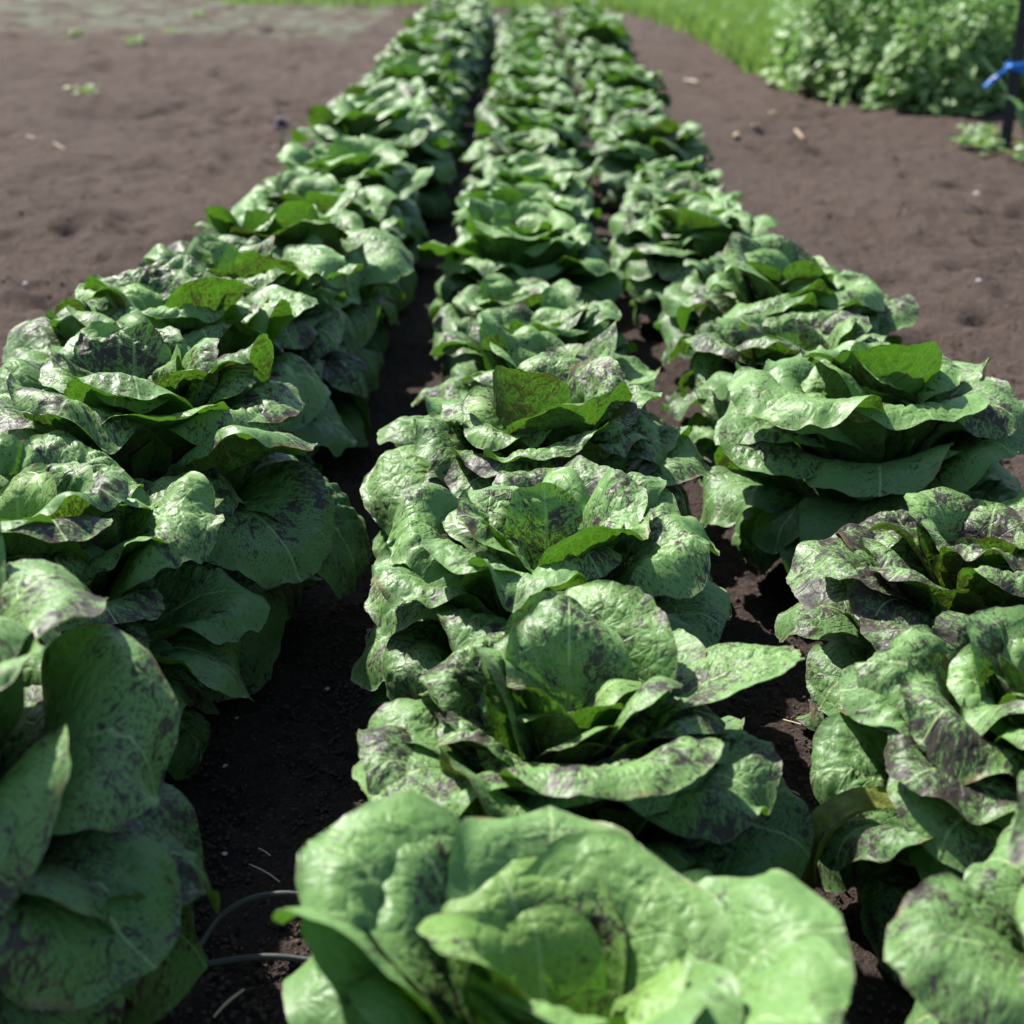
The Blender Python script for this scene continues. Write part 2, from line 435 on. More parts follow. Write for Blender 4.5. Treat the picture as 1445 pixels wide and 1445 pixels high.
def head_leaves(seed, res=1.0, extra=None, skip=(), spotty=.5, layers=LAYERS):
    rng = random.Random(seed)
    out = []; az = rng.uniform(0, 360)
    for li, (n, L, W, ph, z0, cup, rf, bl, ro, age) in enumerate(layers):
        off = rng.uniform(0, 360)
        for i in range(n):
            a = off+360*i/n+rng.uniform(-13, 13)
            s = rng.uniform(.88, 1.14)
            w = rng.uniform(.88, 1.15)
            j = lambda q: rng.uniform(-q, q)
            p = (ph[0]+j(4), ph[1]+j(8), ph[2]+j(20))
            if any(abs(((a-b+180) % 360)-180) < wdt and li in ls for b, wdt, ls in skip): continue
            nu = max(7, int((14+W*170)*res)); nv = max(9, int((16+L*150)*res))
            out.append((leaf_mesh(rng, L*s, W*w, p, .010+rng.uniform(0, .008), z0, a,
                                  cup=(cup[0]*rng.uniform(.7, 1.2), cup[1]+j(4)), ruff=rf*rng.uniform(.6, 1.5),
                                  blis=bl*rng.uniform(.6, 1.3), nu=nu | 1, nv=nv, roll=ro*rng.uniform(.4, 1.6),
                                  age=min(1, max(0, age+j(.08))), spot=min(1, max(0, spotty+j(.35))), tilt=R(j(10)),
                                  warp=.012*rng.uniform(.6, 1.4), twist=R(j(22)), bend=rng.uniform(*BENDS[li]), point=rng.choice((0, 0, 0, .4))), W*w, li))
    for e in (extra or []):
        e = dict(e); W = e['W']; res_ = res
        nu = max(7, int((14+W*170)*res_)) | 1; nv = max(9, int((16+e['L']*150)*res_))
        out.append((leaf_mesh(rng, nu=nu, nv=nv, **e), W, 9))
    return out

def build_head(root, leaves, parts=True, ribs=True):
    if parts:
        for (V, F, uv, at_, mid), W, li in leaves:
            nm = 'heart_leaf' if li in (0, 1) else 'leaf'
            o = mesh_obj(nm, V, F, M_LEAF, root, uv, at_)
            if ribs and li > 0:
                rv, rf = rib_mesh(mid, W)
                mesh_obj('midrib', rv, rf, M_RIB, o)
        return root

def merged_mesh(name, leaves):
    Vs, Fs, us, off = [], [], [], 0
    at_all = {}
    for (V, F, uv, at_, mid), W, li in leaves:
        Vs.append(V); Fs.append(F+off); us.append(uv); off += len(V)
        for k, a in at_.items(): at_all.setdefault(k, []).append(a)
    return mesh_obj(name, np.concatenate(Vs), np.concatenate(Fs), M_LEAF, None, np.concatenate(us),
                    {k: np.concatenate(a) for k, a in at_all.items()}, mesh_only=True)

ORD = ['nearest','second','third','fourth','fifth','sixth','seventh','eighth','ninth','tenth','eleventh','twelfth',
       'thirteenth','fourteenth','fifteenth','sixteenth','seventeenth','eighteenth','nineteenth','twentieth',
       'twenty-first','twenty-second','twenty-third','twenty-fourth','twenty-fifth','twenty-sixth','twenty-seventh',
       'twenty-eighth','twenty-ninth','thirtieth','thirty-first','thirty-second']
GROUPS = {'left': 'speckled lettuces of the left row', 'middle': 'speckled lettuces of the middle row', 'right': 'speckled lettuces of the right row'}

# rows: x, size, and where each head stands along the row (metres in front of the camera)
ROWX = {'left': -.425, 'middle': .0, 'right': .375}
YS = {'left': [.85, 1.19, 1.47, 1.79, 2.08, 2.36], 'middle': [.66, .970, 1.235, 1.53, 1.83, 2.12], 'right': [.73, .98, 1.26, 1.64, 1.92, 2.19]}
SIZE = {'left': 1.10, 'middle': .94, 'right': .89}
NEAR = {
 ('left', 0):  dict(seed=311, sc=1.23, dx=-.012, label='large blurred speckled lettuce cut off at the lower left corner'),
 ('left', 1):  dict(seed=412, sc=1.08, dx=-.03, label='tall speckled lettuce at the left edge, right behind the lower left corner one'),
 ('left', 2):  dict(seed=213, sc=1.22, dx=.0, label='wide speckled lettuce with drooping skirt leaves, third of the left row'),
 ('left', 3):  dict(seed=214, sc=1.2, dx=-.035, label='purple flecked lettuce, fourth of the left row counted from the front'),
 ('left', 4):  dict(seed=115, sc=1.12, dx=-.01, label='fifth lettuce of the left row from the front'),
 ('left', 5):  dict(seed=316, sc=1.15, dx=.0, label='sixth lettuce of the left row from the front'),
 ('middle', 0): dict(open=1, zs=.98, seed=421, sc=1.10, dx=.012, label='pale green blurred lettuce at the bottom centre, nearest of the middle row', spotty=.02),
 ('middle', 1): dict(seed=222, sc=.95, dx=.022, label='open speckled lettuce with a pointed leaf to the right, second of the middle row'),
 ('middle', 2): dict(seed=123, sc=1.05, dx=.008, label='sharp purple-speckled lettuce in the middle of the photo, third of the middle row'),
 ('middle', 3): dict(seed=424, sc=1.10, dx=-.003, label='dark flecked lettuce with two upright inner leaves, fourth of the middle row'),
 ('middle', 4): dict(seed=125, sc=.92, dx=.002, label='small flecked lettuce, fifth of the middle row from the front'),
 ('middle', 5): dict(seed=226, sc=.92, dx=-.002, label='sixth lettuce of the middle row from the front'),
 ('right', 0): dict(seed=331, sc=1.03, dx=.012, label='green blurred lettuce cut off at the lower right corner'),
 ('right', 1): dict(seed=332, sc=1.0, dx=.008, label='speckled lettuce with purple-blotched outer leaves, second from the front in the right row'),
 ('right', 2): dict(seed=433, sc=1.0, dx=.03, label='heavily purple mottled lettuce at the right edge, third of the right row', spotty=.85),
 ('right', 3): dict(seed=234, sc=1.14, dx=.01, label='wide bright green lettuce, fourth of the right row from the front', spotty=.3),
 ('right', 4): dict(seed=235, sc=1.0, dx=-.03, label='fifth lettuce of the right row from the front, partly behind a wide one'),
 ('right', 5): dict(seed=136, sc=1.08, dx=.0, label='sixth lettuce of the right row, with tall dark leaf backs facing forward'),
}
RES = {0: .75, 1: 1.25, 2: 1.35, 3: 1.2, 4: .9, 5: .8}
EXTRA = {
 ('left', 0): [dict(L=.21, W=.14, phi=(34, 58, 128), r0=.02, z0=.04, az=-28, cup=(12, 0), ruff=.014, roll=.010, age=.7, spot=.6, bend=.5),
               dict(L=.19, W=.14, phi=(42, 66, 140), r0=.02, z0=.02, az=-52, cup=(12, 0), ruff=.014, roll=.010, age=.8, spot=.6, bend=.5),
               dict(L=.19, W=.14, phi=(40, 64, 140), r0=.02, z0=.02, az=-5, cup=(12, 0), ruff=.014, roll=.010, age=.8, spot=.6, bend=.5)],
 ('middle', 1): [dict(L=.265, W=.105, phi=(14, 44, 74), r0=.02, z0=.06, az=14, cup=(18, 10), ruff=.010, roll=.004, age=.3, spot=.6, point=.5, bend=.5, tilt=R(-8)),
                 dict(L=.225, W=.140, phi=(3, 10, 42), r0=.04, z0=.06, az=70, cup=(16, 5), ruff=.018, roll=.008, age=.25, spot=.5, bend=.6),
                 dict(L=.235, W=.165, phi=(16, 32, 96), r0=.02, z0=.05, az=-72, cup=(13, 3), ruff=.013, roll=.008, age=.3, spot=.6, bend=.62),
                 dict(L=.240, W=.170, phi=(16, 38, 104), r0=.02, z0=.05, az=-152, cup=(13, 1), ruff=.014, roll=.010, age=.3, spot=.6, bend=.5)],
 ('middle', 3): [dict(L=.205, W=.125, phi=(3, 6, 18), r0=.03, z0=.07, az=-112, cup=(26, 26), ruff=.010, roll=.004, age=.2, spot=.8, point=.3, bend=.6),
                 dict(L=.205, W=.145, phi=(4, 12, 34), r0=.035, z0=.06, az=-48, cup=(22, 8), ruff=.013, roll=.006, age=.25, spot=.4, bend=.6)],
 ('left', 2): [dict(L=.235, W=.155, phi=(36, 58, 132), r0=.02, z0=.045, az=-38, cup=(12, 0), ruff=.016, blis=.004, roll=.010, age=.7, spot=.5, bend=.5),
               dict(L=.235, W=.155, phi=(38, 62, 138), r0=.02, z0=.03, az=-8, cup=(12, 0), ruff=.016, blis=.004, roll=.010, age=.8, spot=.5, bend=.5),
               dict(L=.215, W=.145, phi=(44, 70, 145), r0=.02, z0=.015, az=-55, cup=(12, 0), ruff=.016, blis=.004, roll=.010, age=.85, spot=.5, bend=.5),
               dict(L=.195, W=.14, phi=(14, 30, 62), r0=.03, z0=.06, az=-62, cup=(15, 4), ruff=.012, roll=.008, age=.2, spot=.3, bend=.66),
               dict(L=.150, W=.100, phi=(3, 8, 30), r0=.02, z0=.08, az=-120, cup=(20, 14), ruff=.010, roll=.004, age=.1, spot=.1, bend=.6)],
 ('right', 3): [dict(L=.19, W=.130, phi=(4, 10, 34), r0=.02, z0=.08, az=-85, cup=(20, 12), ruff=.010, roll=.004, age=.1, spot=.2, bend=.6),
                dict(L=.245, W=.160, phi=(16, 34, 100), r0=.03, z0=.06, az=-140, cup=(13, 2), ruff=.014, roll=.010, age=.3, spot=.3, bend=.6)],
}
SKIP = {}

SEEDOFF = 0
def place_near():
    for (row, i), d in NEAR.items():
        x = ROWX[row]+d['dx']+(.008, .010, .013, .016, .020, .023)[i]; y = YS[row][i]
        root = empty('lettuce', (x, y, float(gh(x, y))-.004), 0, (d['sc'], d['sc']*.97, d['sc']*d.get('zs', 1.19 if row == 'left' else 1.06)))
        tag(root, d['label'], 'lettuce', GROUPS[row])
        lv = head_leaves(d['seed']+SEEDOFF, RES[i], extra=EXTRA.get((row, i)), skip=SKIP.get((row, i), ()), spotty=d.get('spotty', .5), layers=OPEN if d.get('open') else LAYERS)
        build_head(root, lv)
        if (row, i) == ('right', 1):
            q = random.Random(5)
            V, F, uv, at_, mid = leaf_mesh(q, .25, .045, (60, 98, 179), .03, .09, 192, cup=(60, 50), ruff=.006, nu=21, nv=50, roll=.002, age=.0, spot=.9, bend=.42)
            o = mesh_obj('withered_leaf', V, F, M_OLD, root, uv, at_); o['label'] = 'yellowed narrow leaf hanging down to the soil'
place_near()

# ---- farther heads: eight grown plants, repeated
TPL = [head_leaves(100+i, .52, spotty=random.Random(i).uniform(.0, .5)) for i in range(7)]
TPL_MESH = [merged_mesh('lettuce', t) for t in TPL]
TPL_ROOT = [None]*len(TPL)
rng = random.Random(77)
for row in ('left', 'middle', 'right'):
    y = YS[row][-1]
    for i in range(6, 31):
        y += rng.uniform(.275, .325)
        x = {'left': -.405, 'middle': .0, 'right': .345}[row]+rng.uniform(-.022, .022)
        sc = SIZE[row]*rng.uniform(.86, 1.14)
        t = rng.randrange(len(TPL))
        rz = rng.uniform(0, 2*math.pi)
        z = float(gh(x, y))-.004
        if i < 12:
            if TPL_ROOT[t] is None:
                root = empty('lettuce'); build_head(root, TPL[t], ribs=False); TPL_ROOT[t] = root
            else: root = copy_tree(TPL_ROOT[t])
        else:
            root = bpy.data.objects.new('lettuce', TPL_MESH[t]); COL.objects.link(root)
        root.location = (x, y, z); root.rotation_euler = (rng.gauss(0, .05), rng.gauss(0, .05), rz); root.scale = (sc, sc, sc*rng.uniform(.93, 1.05))
        tag(root, '%s lettuce of the %s row, counted from the front' % (ORD[i], row), 'lettuce', GROUPS[row])


# ------------------------------------------------------------------ irrigation hose in the left aisle
M_HOSE = simple('hose_rubber', (.030, .040, .038), (.085, .085, .075), .55, 60, .3, 300, .001)
def hose(pts, label):
    P = []
    for px, py, z in pts:
        p = at(px, py, z); P.append([p.x, p.y, z+float(gh(p.x, p.y))])
    P = np.array(P); t = np.linspace(0, len(P)-1, 60); i = np.clip(t.astype(int), 0, len(P)-2); f = (t-i)[:, None]
    def g(k): return P[np.clip(k, 0, len(P)-1)]
    a, b, c, d = g(i-1), g(i), g(i+1), g(i+2)
    Q = .5*(2*b+(c-a)*f+(2*a-5*b+4*c-d)*f*f+(3*b-a-3*c+d)*f**3)
    V, F = tube(Q, .0026, 10)
    return tag(mesh_obj('irrigation_hose', V, F, M_HOSE), label, 'hose', 'irrigation hoses')
hose([(120, 1450, .0), (230, 1400, .0), (280, 1345, .006), (310, 1300, .014), (350, 1272, .024), (400, 1262, .026), (450, 1268, .018), (510, 1285, .006), (580, 1310, .002)],
     'thin grey-green hose arching over sunlit soil between the left and middle rows')
hose([(60, 1400, .001), (200, 1385, .002), (300, 1366, .004), (350, 1355, .008), (390, 1350, .008), (440, 1355, .004), (520, 1370, .002)],
     'lower thin dark hose lying in shade beside the nearest pale lettuce')

# ------------------------------------------------------------------ straws, pebbles and crumbs on the soil
M_STRAW = simple('straw', (.42, .33, .22), (.62, .52, .38), .7, 90)
M_CHIP = simple('wood_chip', (.50, .33, .18), (.66, .50, .33), .7, 90)
M_STONE = simple('pebble', (.35, .35, .36), (.62, .62, .62), .8, 120, .3, 300)
M_CRUMB = simple('soil_crumbs', (.030, .021, .017), (.115, .085, .070), .95, 45, .8, 700, .002, spec=.2)
def straw(a, b, w, label, bow=.035, name='dry_straw', mat=None, group='dry straws on the soil'):
    A = at(*a, .0); B = at(*b, .0)
    t = np.linspace(0, 1, 12)[:, None]
    A3 = np.array([A.x, A.y, float(gh(A.x, A.y))+w+.002]); B3 = np.array([B.x, B.y, float(gh(B.x, B.y))+w+.002])
    d = B3-A3; n = np.array([-d[1], d[0], .35*np.linalg.norm(d)])
    Q = A3+d*t+n*bow*np.sin(t*math.pi)
    V, F = tube(Q, w*(.55+.45*np.sin(np.linspace(.3, 2.6, 12))), 6)
    return tag(mesh_obj(name, V, F, mat or M_STRAW), label, 'straw', group)
straw((352, 1226), (398, 1252), .0009, 'short pale straw slanting across the edge of the soil shadow above the hose')
straw((365, 1205), (385, 1216), .0008, 'small grey straw lying in shaded soil just above a longer slanting straw')
straw((425, 1244), (455, 1244), .0009, 'short pale straw lying level behind the arch of the hose')
straw((280, 1030), (290, 1022), .0009, 'tiny pale straw in deep shade beside the tall left row lettuce')
straw((1105, 1018), (1200, 1085), .0008, 'long thin root curving over dark soil between middle and right rows', .12)
straw((1160, 1136), (1225, 1137), .0006, 'hair-thin pale straw lying level on dark soil of the right aisle', .05)
straw((1115, 1120), (1128, 1127), .0009, 'short brown straw in the right aisle, beside the second middle lettuce')
straw((303, 1445), (345, 1405), .0014, 'brown twig in shade at the bottom edge near the lower left lettuce')
straw((38, 195), (92, 214), .0025, 'pale brown stalk lying on the open soil at the upper left', .03)
straw((1425, 277), (1470, 280), .011, 'thick pale stalk lying on soil at the right edge', .02)
straw((965, 117), (984, 120), .007, 'tan stalk bit on the right path next to the far right row', .05)
straw((1035, 197), (1041, 194), .008, 'cream wood chip on the right path, nearest the right row', .0, 'wood_chip', M_CHIP, 'wood chips on the path')
straw((1060, 180), (1072, 179), .006, 'pale wood chip behind the cream one on the right path', .0, 'wood_chip', M_CHIP, 'wood chips on the path')
straw((1085, 165), (1096, 161), .006, 'farthest tan wood chip of the group on the right path', .0, 'wood_chip', M_CHIP, 'wood chips on the path')
straw((1122, 188), (1134, 191), .006, 'broad tan wood chip toward the leafy bed on the right path', .0, 'wood_chip', M_CHIP, 'wood chips on the path')

def blob(rs, r, sub=1):
    import bmesh
    bm = bmesh.new(); bmesh.ops.create_icosphere(bm, subdivisions=sub, radius=1)
    V = np.array([v.co[:] for v in bm.verts]); F = np.array([[v.index for v in f.verts] for f in bm.faces]); bm.free()
    V = V*(1+.28*vnoise(V[:, 0]*1.4+rs.uniform(0, 99), V[:, 1]*1.4, V[:, 2]*1.4, 3))[:, None]*np.array([1, rs.uniform(.6, 1), rs.uniform(.5, .8)])*r
    a = rs.uniform(0, 6.28); c, s_ = math.cos(a), math.sin(a)
    return V@np.array([[c, s_, 0], [-s_, c, 0], [0, 0, 1]]), F
def gtop(x, y):
    return float(gh(x, y))
rs = np.random.RandomState(3)
for px, py, r, lb in [(395, 1290, .0040, 'white crumbly pebble inside the arch of the hose'), (462, 980, .0030, 'small white pebble on shaded soil beside the middle row'),
                      (336, 1019, .0032, 'white pebble in dark soil of the left aisle, level with a pale straw'), (318, 1084, .0028, 'pale grey pebble in the dark left aisle nearest the left row'),
                      (446, 1173, .0025, 'bluish pebble in shade of the left aisle beside the middle row'), (318, 1213, .0028, 'grey pebble just behind the sunlit strip of the left aisle'),
                      (36, 406, .006, 'white pebble on the left path near the large left lettuces'), (1380, 410, .006, 'white pebble on the right path behind the wide green lettuce'),
                      (1378, 272, .010, 'bright grey stone on the right path left of a thick pale stalk')]:
    p = at(px, py); V, F = blob(rs, r, 2)
    o = mesh_obj('pebble', V, F, M_STONE); o.location = (p.x, p.y, gtop(p.x, p.y)+r*.5)
    tag(o, lb, 'pebble', 'pebbles on the soil')
protos = [blob(rs, 1.0, 1) for _ in range(6)]
bits = []
for i in range(60000):
    k = rs.rand()
    if k < .65: x = rs.uniform(-.34, -.08); y = rs.uniform(.45, 2.2)
    elif k < .88: x = rs.uniform(.08, .32); y = rs.uniform(.45, 2.2)
    elif k < .88: x = rs.uniform(-1.9, -.5); y = rs.uniform(1.2, 5)
    else: x = rs.uniform(.45, 2.2); y = rs.uniform(1.2, 5)
    r = .0007+.0030*rs.rand()**5
    if abs(x) > .45: continue
    V, F = protos[rs.randint(6)]
    bits.append((V*r+np.array([x, y, gtop(x, y)+r*.3]), F))
V, F = join(bits)
clods = []
for i in range(42000):
    if rs.rand() < .62: x = -.52-2.6*rs.rand()**1.4; y = 1.3+5.5*rs.rand()**1.3
    else: x = .60+1.9*rs.rand()**1.2; y = 1.3+4.2*rs.rand()**1.2
    r = .0014+.0046*rs.rand()**5
    V_, F_ = protos[rs.randint(6)]
    clods.append((V_*r*np.array([1, 1, .5])+np.array([x, y, gtop(x, y)+r*.1]), F_))
V_, F_ = join(clods)
tag(mesh_obj('soil_clods', V_, F_, M_SOIL), kind='stuff')
tag(mesh_obj('soil_crumbs', V, F, M_CRUMB), kind='stuff')

# ------------------------------------------------------------------ leafy bed, grass
def foliage_mat(name, a, b, tr, rough=.5):
    k = NT(name)
    rv = k.n('ShaderNodeAttribute', attribute_name='leaf_rand').outputs['Fac']
    c = k.mix(rv, a, b)
    pb = k.n('ShaderNodeBsdfPrincipled', {'Base Color': c, 'Roughness': rough, 'Specular IOR Level': .45})
    t = k.n('ShaderNodeBsdfTranslucent', {'Color': (*tr, 1)})
    k.n('ShaderNodeOutputMaterial', {0: k.n('ShaderNodeMixShader', {0: .35, 1: pb.outputs[0], 2: t.outputs[0]}).outputs[0]})
    return k.m
M_BUSH = foliage_mat('bed_leaf', (.13, .26, .07), (.27, .40, .14), (.18, .36, .07))
M_GRASS = foliage_mat('grass_blade', (.15, .27, .06), (.32, .43, .15), (.22, .38, .06))
M_LEEK = foliage_mat('leek_leaf', (.10, .20, .12), (.20, .32, .20), (.15, .3, .1))
M_WEED = foliage_mat('weed_leaf', (.12, .24, .07), (.26, .38, .17), (.25, .42, .08))

def leaf_cloud(pos, nrm, size, rs):
    """many small bent leaves: pos (n,3), nrm (n,3) roughly the way each faces"""
    n = len(pos)
    a = rs.normal(size=(n, 3)); nrm = nrm/np.linalg.norm(nrm, axis=1, keepdims=True)
    t = np.cross(nrm, a); t /= np.linalg.norm(t, axis=1, keepdims=True); b = np.cross(nrm, t)
    shp = [(-.5, 0, 0), (-.2, .28, .08), (.18, .27, .06), (.5, 0, -.12), (.18, -.27, .06), (-.2, -.28, .08), (-.15, 0, -.02), (.2, 0, -.03)]
    V = np.stack([pos+size[:, None]*(u*t+w*b+h*nrm) for u, w, h in shp], 1).reshape(-1, 3)
    T = np.array([[0, 6, 1], [0, 5, 6], [3, 2, 7], [3, 7, 4]]); Q = np.array([[1, 6, 7, 2], [6, 5, 4, 7]])
    o = (np.arange(n)*8)[:, None, None]
    return V, [(T+o).reshape(-1, 3), (Q+o).reshape(-1, 4)], np.repeat(rs.rand(n), 8)

rs = np.random.RandomState(12)
# outline of the bed on the ground, taken from where its edge meets the path
c0 = at(1160, 150); c1 = at(1300, 172); c2 = at(1105, 122)
def bed_front(x):      # y of the front edge for an x
    return np.interp(x, [c2.x-.15, c2.x, c0.x, c1.x, 6], [c2.y+.3, c2.y+.15, c0.y+.05, c1.y, c1.y-.1])
b0, b1 = at(1105, 95), at(1105, 15)
def bed_left(y):       # x of the left side of the bed for a y
    return b0.x+(b1.x-b0.x)*(y-b0.y)/(b1.y-b0.y)
plants = []
for i in range(1300):
    x = rs.uniform(c2.x+.02, 5.4); y = rs.uniform(c1.y-.1, 12.5)
    if y < (bed_front(x) if x > c2.x+.05 else b0.y)+.14 or x < bed_left(y)+.05: continue
    plants.append((x, y, rs.uniform(.26, .68), rs.uniform(.12, .24)))
pos, nr, sz = [], [], []
for x, y, h, r in plants:
    near = y < bed_front(x)+.9
    m = 270 if near else 130
    if near and y < bed_front(x)+.35: h *= .72
    zz = rs.rand(m)**.75*h
    rad = r*(1.15-.75*(zz/h))*np.sqrt(rs.uniform(.35, 1, m)); an = rs.uniform(0, 6.283, m)
    p = np.stack([x+rad*np.cos(an), y+rad*np.sin(an), .01+zz], 1)
    pos.append(p); nr.append(np.stack([np.cos(an)*.6, np.sin(an)*.6, np.ones(m)*.9], 1)+rs.normal(size=(m, 3))*.35)
    big = np.where(zz < .25, 1.5, .85)
    sz.append(rs.uniform(.022, .055, m)*big)
V, F, rv = leaf_cloud(np.concatenate(pos), np.concatenate(nr), np.concatenate(sz), rs)
tag(mesh_obj('leafy_crop', V, F, M_BUSH, attrs={'leaf_rand': rv}, smooth=False), 'dense bed of bushy green leafy crop beyond the path at the upper right', 'crop bed', kind='stuff')
# grass: beyond the path on the right, and a strip far at the left
def blades(xy, h, rs):
    n = len(xy); a = rs.uniform(0, 6.283, n); w = rs.uniform(.003, .006, n)*1.6
    lean = rs.normal(size=(n, 2))*.35*h[:, None]
    z = gh(xy[:, 0], xy[:, 1]) - .005
    dx = np.stack([np.cos(a)*w, np.sin(a)*w], 1)
    P = lambda q, t: np.column_stack([q, z+h*t])
    V = np.stack([P(xy-dx, 0), P(xy+dx, 0), P(xy+lean*.4+dx*.8, .55), P(xy+lean*.4-dx*.8, .55), P(xy+lean, 1)], 1).reshape(-1, 3)
    o = (np.arange(n)*5)[:, None, None]
    return V, [(np.array([[0, 1, 2, 3]])+o).reshape(-1, 4), (np.array([[3, 2, 4]])+o).reshape(-1, 3)], np.repeat(rs.rand(n), 5)
e0 = at(905, 24); e1 = at(1000, 62); e2 = at(1090, 118)
G = []
n = 0
xs = rs.uniform(.4, 3.2, 90000); ys = rs.uniform(5.5, 16, 90000)
ex = np.interp(ys, [e2.y-.3, e2.y, e1.y, e0.y, e0.y+3], [9, e2.x, e1.x, e0.x, e0.x-.5])
okk = (xs > ex+.02*rs.normal(size=len(xs))) & ((ys < bed_front(xs)-.05) | (xs < bed_left(ys)+.1))
G1 = np.column_stack([xs, ys])[okk]
q0 = at(470, 2)
xs = rs.uniform(-6, 3.5, 90000); ys = rs.uniform(9.0, 19, 90000)
ok2 = (ys > at(560, 10).y+.25*rs.normal(size=len(xs))+np.clip(-(xs+1.6), 0, 9)*.9) & (xs < .8)
G2 = np.column_stack([xs, ys])[ok2]
G = np.concatenate([G1, G2])
V, F, rv = blades(G, rs.uniform(.05, .15, len(G)), rs)
tag(mesh_obj('grass', V, F, M_GRASS, attrs={'leaf_rand': rv}), 'green grass at the end of the paths behind the rows', 'grass', kind='stuff')

# ------------------------------------------------------------------ black stake, blue tie, leek, seedlings at the right edge
M_POST = simple('post_metal', (.012, .013, .016), (.028, .029, .034), .45, 20, .2, 150)
M_BLUE = simple('blue_tape', (.02, .17, .62), (.05, .30, .80), .35, 30, .3, 60, .004, trans=.25)
sp0 = at(1418, 205); SX, SY = sp0.x, sp0.y
root = empty('stake', (SX, SY, gtop(SX, SY)))
tag(root, 'black metal stake standing in soil at the upper right edge', 'stake')
def angle_iron(h0, h1, w, t):
    # a T section: flange and web
    pr = [(-w, -t), (w, -t), (w, t), (t, t), (t, w*1.5), (-t, w*1.5), (-t, t), (-w, t)]
    V = [(x, y, z) for z in (h0, h1) for x, y in pr]; m = len(pr)
    F4 = [[i, (i+1) % m, (i+1) % m+m, i+m] for i in range(m)]
    F8 = [list(range(m))[::-1], list(range(m, 2*m))]
    return np.array(V, float), [np.array(F4), np.array(F8)]
V, F = angle_iron(-.15, 1.35, .019, .0035)
V, F = join([(V, F)]+[(np.array([(sx*.012, -.0036-dy, z+dz) for dy in (0, .007) for dz in (0, .018) for sx in (-1, 1)], float),
              np.array([[0, 1, 3, 2], [4, 6, 7, 5], [0, 4, 5, 1], [2, 3, 7, 6], [0, 2, 6, 4], [1, 5, 7, 3]])) for z in np.arange(.06, 1.3, .055)])
p = mesh_obj('post', V, F, M_POST, root, smooth=False); p.rotation_euler = (R(1), R(1.5), R(-28))

tz = None
d = ray(1418, 96); t = (SY-.03)/d.y; tz = HC+d.z*t
root = empty('blue_tie', (SX, SY, tz)); root.scale = (.85, .85, .85)
tag(root, 'bright blue plastic tape knotted round the black stake', 'plastic tie')
def ribbon(pts, w, twist=0.0, t=.0012):
    pts = np.array(pts, float); m = 26
    f = np.linspace(0, len(pts)-1, m); Q = np.stack([np.interp(f, range(len(pts)), pts[:, k]) for k in range(3)], 1)
    for _ in range(3): Q[1:-1] = (Q[:-2]+2*Q[1:-1]+Q[2:])/4
    T = np.gradient(Q, axis=0); T /= np.linalg.norm(T, axis=1, keepdims=True)
    V = []
    for i in range(m):
        a = twist*i/m
        up = np.array([0, math.sin(a), math.cos(a)]); up = up-T[i]*up.dot(T[i]); up /= np.linalg.norm(up)
        nn = np.cross(T[i], up)
        for s_, q in ((-1, -1), (1, -1), (1, 1), (-1, 1)): V.append(Q[i]+up*w*s_*(1+.15*math.sin(i*1.3))+nn*(t*q+.003*math.sin(i*.9+s_)))
    F = [[i*4+k, i*4+(k+1) % 4, (i+1)*4+(k+1) % 4, (i+1)*4+k] for i in range(m-1) for k in range(4)]
    F += [[0, 1, 2, 3], [m*4-1, m*4-2, m*4-3, m*4-4]]
    return np.array(V), np.array(F)
V, F = ribbon([(-.030, -.035, .0), (.0, -.040, .006), (.034, -.02, .012), (.03, .035, .014), (-.02, .045, .01), (-.034, .01, .004), (-.030, -.032, -.002)], .010)
mesh_obj('loop', V, F, M_BLUE, root)
V, F = blob(rs, .019, 2); o = mesh_obj('knot', V, F, M_BLUE, root); o.location = (-.024, -.040, .004)
V, F = ribbon([(-.02, -.04, .004), (-.055, -.045, -.012), (-.095, -.05, -.045), (-.125, -.05, -.072)], .0085, .7); mesh_obj('tail', V, F, M_BLUE, root)
V, F = ribbon([(-.02, -.045, .0), (.02, -.055, -.014), (.07, -.05, -.036), (.12, -.045, -.048)], .0065, -.5); mesh_obj('tail', V, F, M_BLUE, root)
V, F = ribbon([(-.02, -.045, .004), (.03, -.052, .016), (.07, -.045, .022), (.10, -.03, -.004), (.05, -.05, -.002), (-.01, -.05, .0)], .012, .4); mesh_obj('bow', V, F, M_BLUE, root)

def strap_leaves(rs, n, L, w, spread, r0=.01, lean=0.0):
    Vs, F, rv, off = [], [], [], 0
    for i in range(n):
        a = rs.uniform(0, 6.283); l = L*rs.uniform(.6, 1.1); ph = rs.uniform(.1, spread); m = 12; P = np.zeros(3); W_ = w*rs.uniform(.7, 1.2)
        P[:2] = r0*np.array([math.cos(a), math.sin(a)]); side = np.array([-math.sin(a), math.cos(a), 0]); bd = rs.uniform(.03, .16)
        for k in range(m):
            T = np.array([math.sin(ph)*math.cos(a), math.sin(ph)*math.sin(a), math.cos(ph)])
            ww = W_*(1-(k/(m-1))**2.2)+.001; nn = np.cross(side, T)
            Vs += [P-side*ww+nn*ww*.5, P.copy(), P+side*ww+nn*ww*.5]
            P = P+T*l/m; ph += bd; P[2] = max(P[2], .006)
        for k in range(m-1):
            for q in (0, 1): F.append([off+k*3+q, off+k*3+q+1, off+k*3+q+4, off+k*3+q+3])
        rv += [rs.rand()]*(m*3); off += m*3
    return np.array(Vs), np.array(F), np.array(rv)
lk = at(1452, 205)
